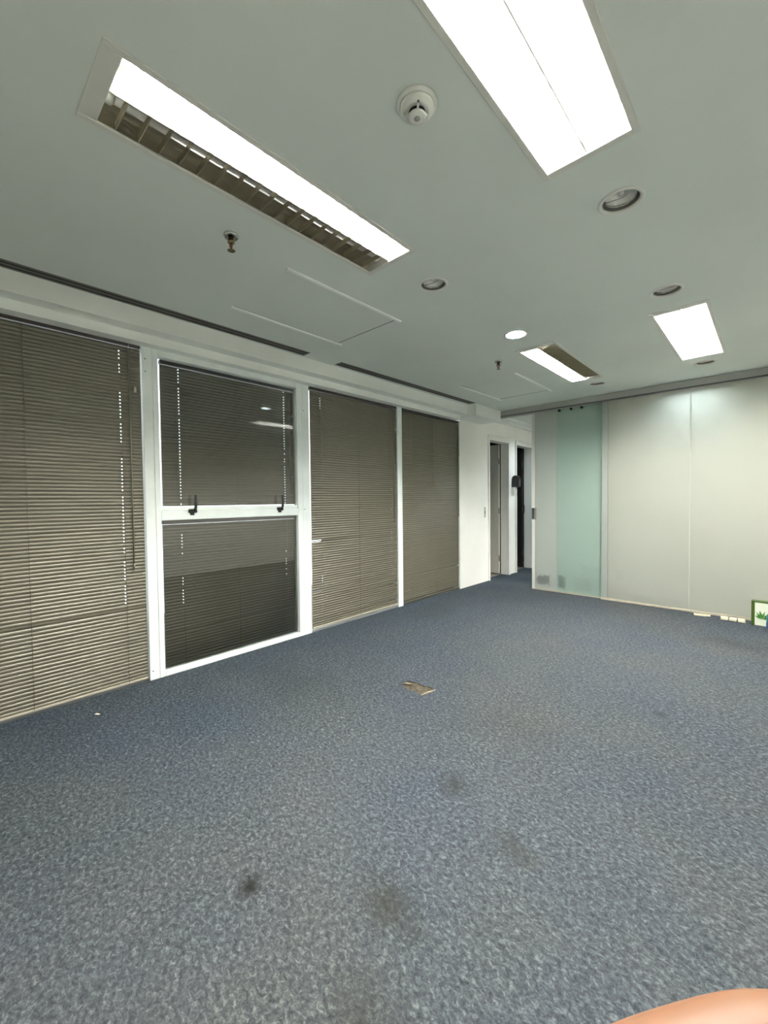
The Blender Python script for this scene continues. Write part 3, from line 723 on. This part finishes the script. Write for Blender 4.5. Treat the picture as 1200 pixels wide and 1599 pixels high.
def slot(x, y0, y1, ang, label):
    L = y1-y0
    t = thing('slot_diffuser', label, 'air diffuser', (x, (y0+y1)/2, ZC), ang, 'linear slot air diffusers')
    h = L/2
    mb = MB()
    for a, b in ((-0.043, -0.033), (0.033, 0.043)): mb.box(a, b, -h, h, -0.004, 0.002, 0.001)
    mb.box(-0.033, 0.033, -h, -h+0.008, -0.004, 0.002).box(-0.033, 0.033, h-0.008, h, -0.004, 0.002)
    mb.build('frame', SLOTM, t)
    MB().box(-0.006, 0.006, -h+0.008, h-0.008, -0.0035, 0.002, 0.001).build('centre_blade', SLOTM, t)
    MB().box(-0.033, 0.033, -h+0.008, h-0.008, -0.0012, 0.001).build('throat', SLOTD, t)
slot(*SLOTS[0], 'long dark slot air diffuser over the nearest blinds')
slot(*SLOTS[1], 'long dark slot air diffuser over the far blinds')

# ------------------------------------------------------------------ things on the floor by the partition
def block(x, y, lx, ly, lz, rz, label, group=None, taper=0.0):
    mb = MB()
    if taper:
        pr = [(-lx/2, -ly/2), (lx*0.15, -ly/2), (lx*0.22, -ly*0.15), (lx/2, -ly*0.05), (lx/2, ly*0.35), (-lx/2, ly/2)]
        mb.prism(pr, 'z', 0, lz)
    else: mb.box(-lx/2, lx/2, -ly/2, ly/2, 0, lz, 0.004)
    o = mb.build('wooden_block', CREAM); o.location = (x, y, 0.0); o.rotation_euler = (0, 0, rz)
    return tag(o, label, 'block', group)
block(-0.500, 5.105, 0.130, 0.035, 0.014, 0.15, 'flat cream strip on the carpet, apart from the three cream blocks', taper=1.0)
G = 'cream blocks by the partition'
block(-0.328, 5.085, 0.056, 0.052, 0.026, 0.05, 'leftmost of three small cream blocks by the partition', G)
block(-0.265, 5.083, 0.056, 0.052, 0.024, -0.03, 'middle of three small cream blocks by the partition', G)
block(-0.203, 5.080, 0.054, 0.052, 0.027, 0.04, 'rightmost of three small cream blocks, nearest the green box', G)

t = thing('plant_kit_box', 'small white box with green edges and a printed leafy plant at right edge', 'box', (-0.136, 5.032, 0), -0.05)
Wb, Db, Hb = 0.30, 0.06, 0.222
MB().box(0.002, Wb-0.002, 0.001, Db, 0.003, Hb-0.003).build('carton', WHITEB, t)
mb = MB().box(0, 0.024, -0.003, Db+0.002, 0, Hb, 0.002); mb.box(0.024, Wb, -0.003, Db+0.002, Hb-0.012, Hb, 0.002); mb.box(Wb-0.024, Wb, -0.003, Db+0.002, 0, Hb-0.012, 0.002)
mb.build('green_border', GREENB, t)
rr = random.Random(9); mb = MB()
for k in range(26):
    a = rr.uniform(0.2, PI-0.1); r0 = rr.uniform(0.0, 0.02); r1 = rr.uniform(0.04, 0.095); cx, cz = 0.078, 0.062; wd = rr.uniform(0.004, 0.009)
    dx, dz = math.cos(a), math.sin(a); px, pz = -dz, dx; y = -0.0002-0.00004*k; s_ = 0.55
    mb.add([(cx+dx*r0, y, cz+dz*r0), (cx+dx*(r0+r1)*s_+px*wd, y, cz+dz*(r0+r1)*s_+pz*wd), (cx+dx*r1, y, cz+dz*r1), (cx+dx*(r0+r1)*s_-px*wd, y, cz+dz*(r0+r1)*s_-pz*wd)], [(0, 1, 2, 3)])
mb.build('printed_plant', LEAFB, t)

def bag():
    t = thing('plastic_bag', 'crumpled blue and teal plastic bag leaning before the plant box', 'bag', (0.045, 4.945, 0))
    rr = random.Random(4); mb = MB(); n, mm = 22, 12; vs = []; fs = []
    for j in range(mm+1):
        v = j/mm; z = 0.19*v; rad = 0.092*(math.sin(PI*min(1, 0.22+0.74*v))**0.6)*(1-0.25*v)
        for i in range(n):
            a = 2*PI*i/n; k = 1+0.10*math.sin(3*a+5*v)+0.06*rr.uniform(-1, 1)
            vs.append((rad*k*math.cos(a), rad*0.75*k*math.sin(a), z+0.006*rr.uniform(-1, 1)*(0 < j < mm)))
    for j in range(mm):
        for i in range(n):
            q = (i+1) % n; fs.append((j*n+i, j*n+q, (j+1)*n+q, (j+1)*n+i))
    fs.append(tuple(range(n))); fs.append(tuple(range(mm*n, (mm+1)*n)))
    nb = 4*n
    lower = MB().add(vs, [f for f in fs if min(f) < nb], True); lower.build('blue_bottom', BLUEB, t)
    up = MB().add(vs, [f for f in fs if min(f) >= nb], True); up.build('teal_top', TEALB, t)
    return t
bag()
o = MB().add([(-0.012, -0.006, 0), (0.014, -0.004, 0), (0.010, 0.008, 0), (-0.010, 0.007, 0), (-0.004, 0.0, 0.010), (0.007, 0.002, 0.007)],
   [(3, 2, 1, 0), (0, 1, 5, 4), (1, 2, 5), (2, 3, 4, 5), (3, 0, 4)]).build('debris_crumb', SCREED)
o.location = (-1.608, 3.558, 0.0); tag(o, 'tiny brown crumb on the carpet beyond the torn hole', 'debris')
o = MB().add([(-0.014, -0.004, 0), (0.012, -0.006, 0), (0.016, 0.004, 0), (-0.012, 0.007, 0), (-0.003, 0.0, 0.005), (0.008, -0.001, 0.004)],
   [(3, 2, 1, 0), (0, 1, 5, 4), (1, 2, 5), (2, 3, 4, 5), (3, 0, 4)]).build('debris_flake', CREAM)
o.location = (-2.733, 0.572, 0.0); o.rotation_euler = (0, 0, 0.6); tag(o, 'pale flake on the carpet below the leftmost blind', 'debris')

# ------------------------------------------------------------------ the photographer's hand, its bent index finger reaching in at the lower right
def hand():
    P = lambda x, y, z: Vector((0, 0, CAM_H)) + CR*(x+0.0065) + CU*(y-0.0018) + CF*z
    J = []; R = []; E = []
    def node(p, r): J.append(P(*p)); R.append(r); return len(J)-1
    def chain(start, pts):
        a = start
        for p, r in pts:
            b = node(p, r); E.append((a, b)); a = b
        return a
    wrist = node((0.150, -0.185, -0.005), 0.026)
    chain(wrist, [((0.175, -0.235, -0.055), 0.029), ((0.215, -0.310, -0.125), 0.037), ((0.255, -0.385, -0.195), 0.041)])
    palm = node((0.134, -0.152, 0.022), 0.030); E.append((wrist, palm))
    # knuckles
    k1_ = node((0.103, -0.1085, 0.050), 0.0125); E.append((palm, k1_))
    k2_ = node((0.098, -0.129, 0.042), 0.0125); E.append((palm, k2_))
    k3_ = node((0.100, -0.149, 0.052), 0.012); E.append((palm, k3_))
    k4_ = node((0.107, -0.167, 0.044), 0.011); E.append((palm, k4_))
    chain(k1_, [((0.083, -0.097, 0.064), 0.0095), ((0.0635, -0.0905, 0.0705), 0.0100), ((0.048, -0.0935, 0.0705), 0.0088), ((0.036, -0.0958, 0.0695), 0.0087), ((0.020, -0.0985, 0.067), 0.0070)])
    chain(k2_, [((0.078, -0.122, 0.074), 0.0098), ((0.057, -0.117, 0.081), 0.0100), ((0.030, -0.121, 0.042), 0.0090), ((0.008, -0.125, 0.072), 0.0070)])
    chain(k3_, [((0.080, -0.145, 0.070), 0.0092), ((0.060, -0.142, 0.077), 0.0094), ((0.034, -0.146, 0.073), 0.0085), ((0.014, -0.149, 0.066), 0.0066)])
    chain(k4_, [((0.090, -0.166, 0.058), 0.0082), ((0.073, -0.165, 0.064), 0.0083), ((0.053, -0.167, 0.061), 0.0075), ((0.037, -0.169, 0.055), 0.0060)])
    th = node((0.119, -0.143, -0.004), 0.015); E.append((palm, th))
    chain(th, [((0.103, -0.130, -0.020), 0.0125), ((0.083, -0.117, -0.024), 0.0108), ((0.058, -0.118, -0.020), 0.0085)])
    me = bpy.data.meshes.new('hand'); me.from_pydata([p - J[0] for p in J], E, []); me.materials.append(SKIN)
    o = link('hand', me, None, J[0])
    md = o.modifiers.new('skin', 'SKIN'); md.use_smooth_shade = True
    for i, v in enumerate(me.skin_vertices[0].data):
        v.radius = (R[i], R[i]); v.use_root = (i == 0)
    s = o.modifiers.new('sub', 'SUBSURF'); s.levels = 2; s.render_levels = 2
    tag(o, 'bare hand with its bent finger close to the lens, bottom right corner', 'hand')
    return o
hand()
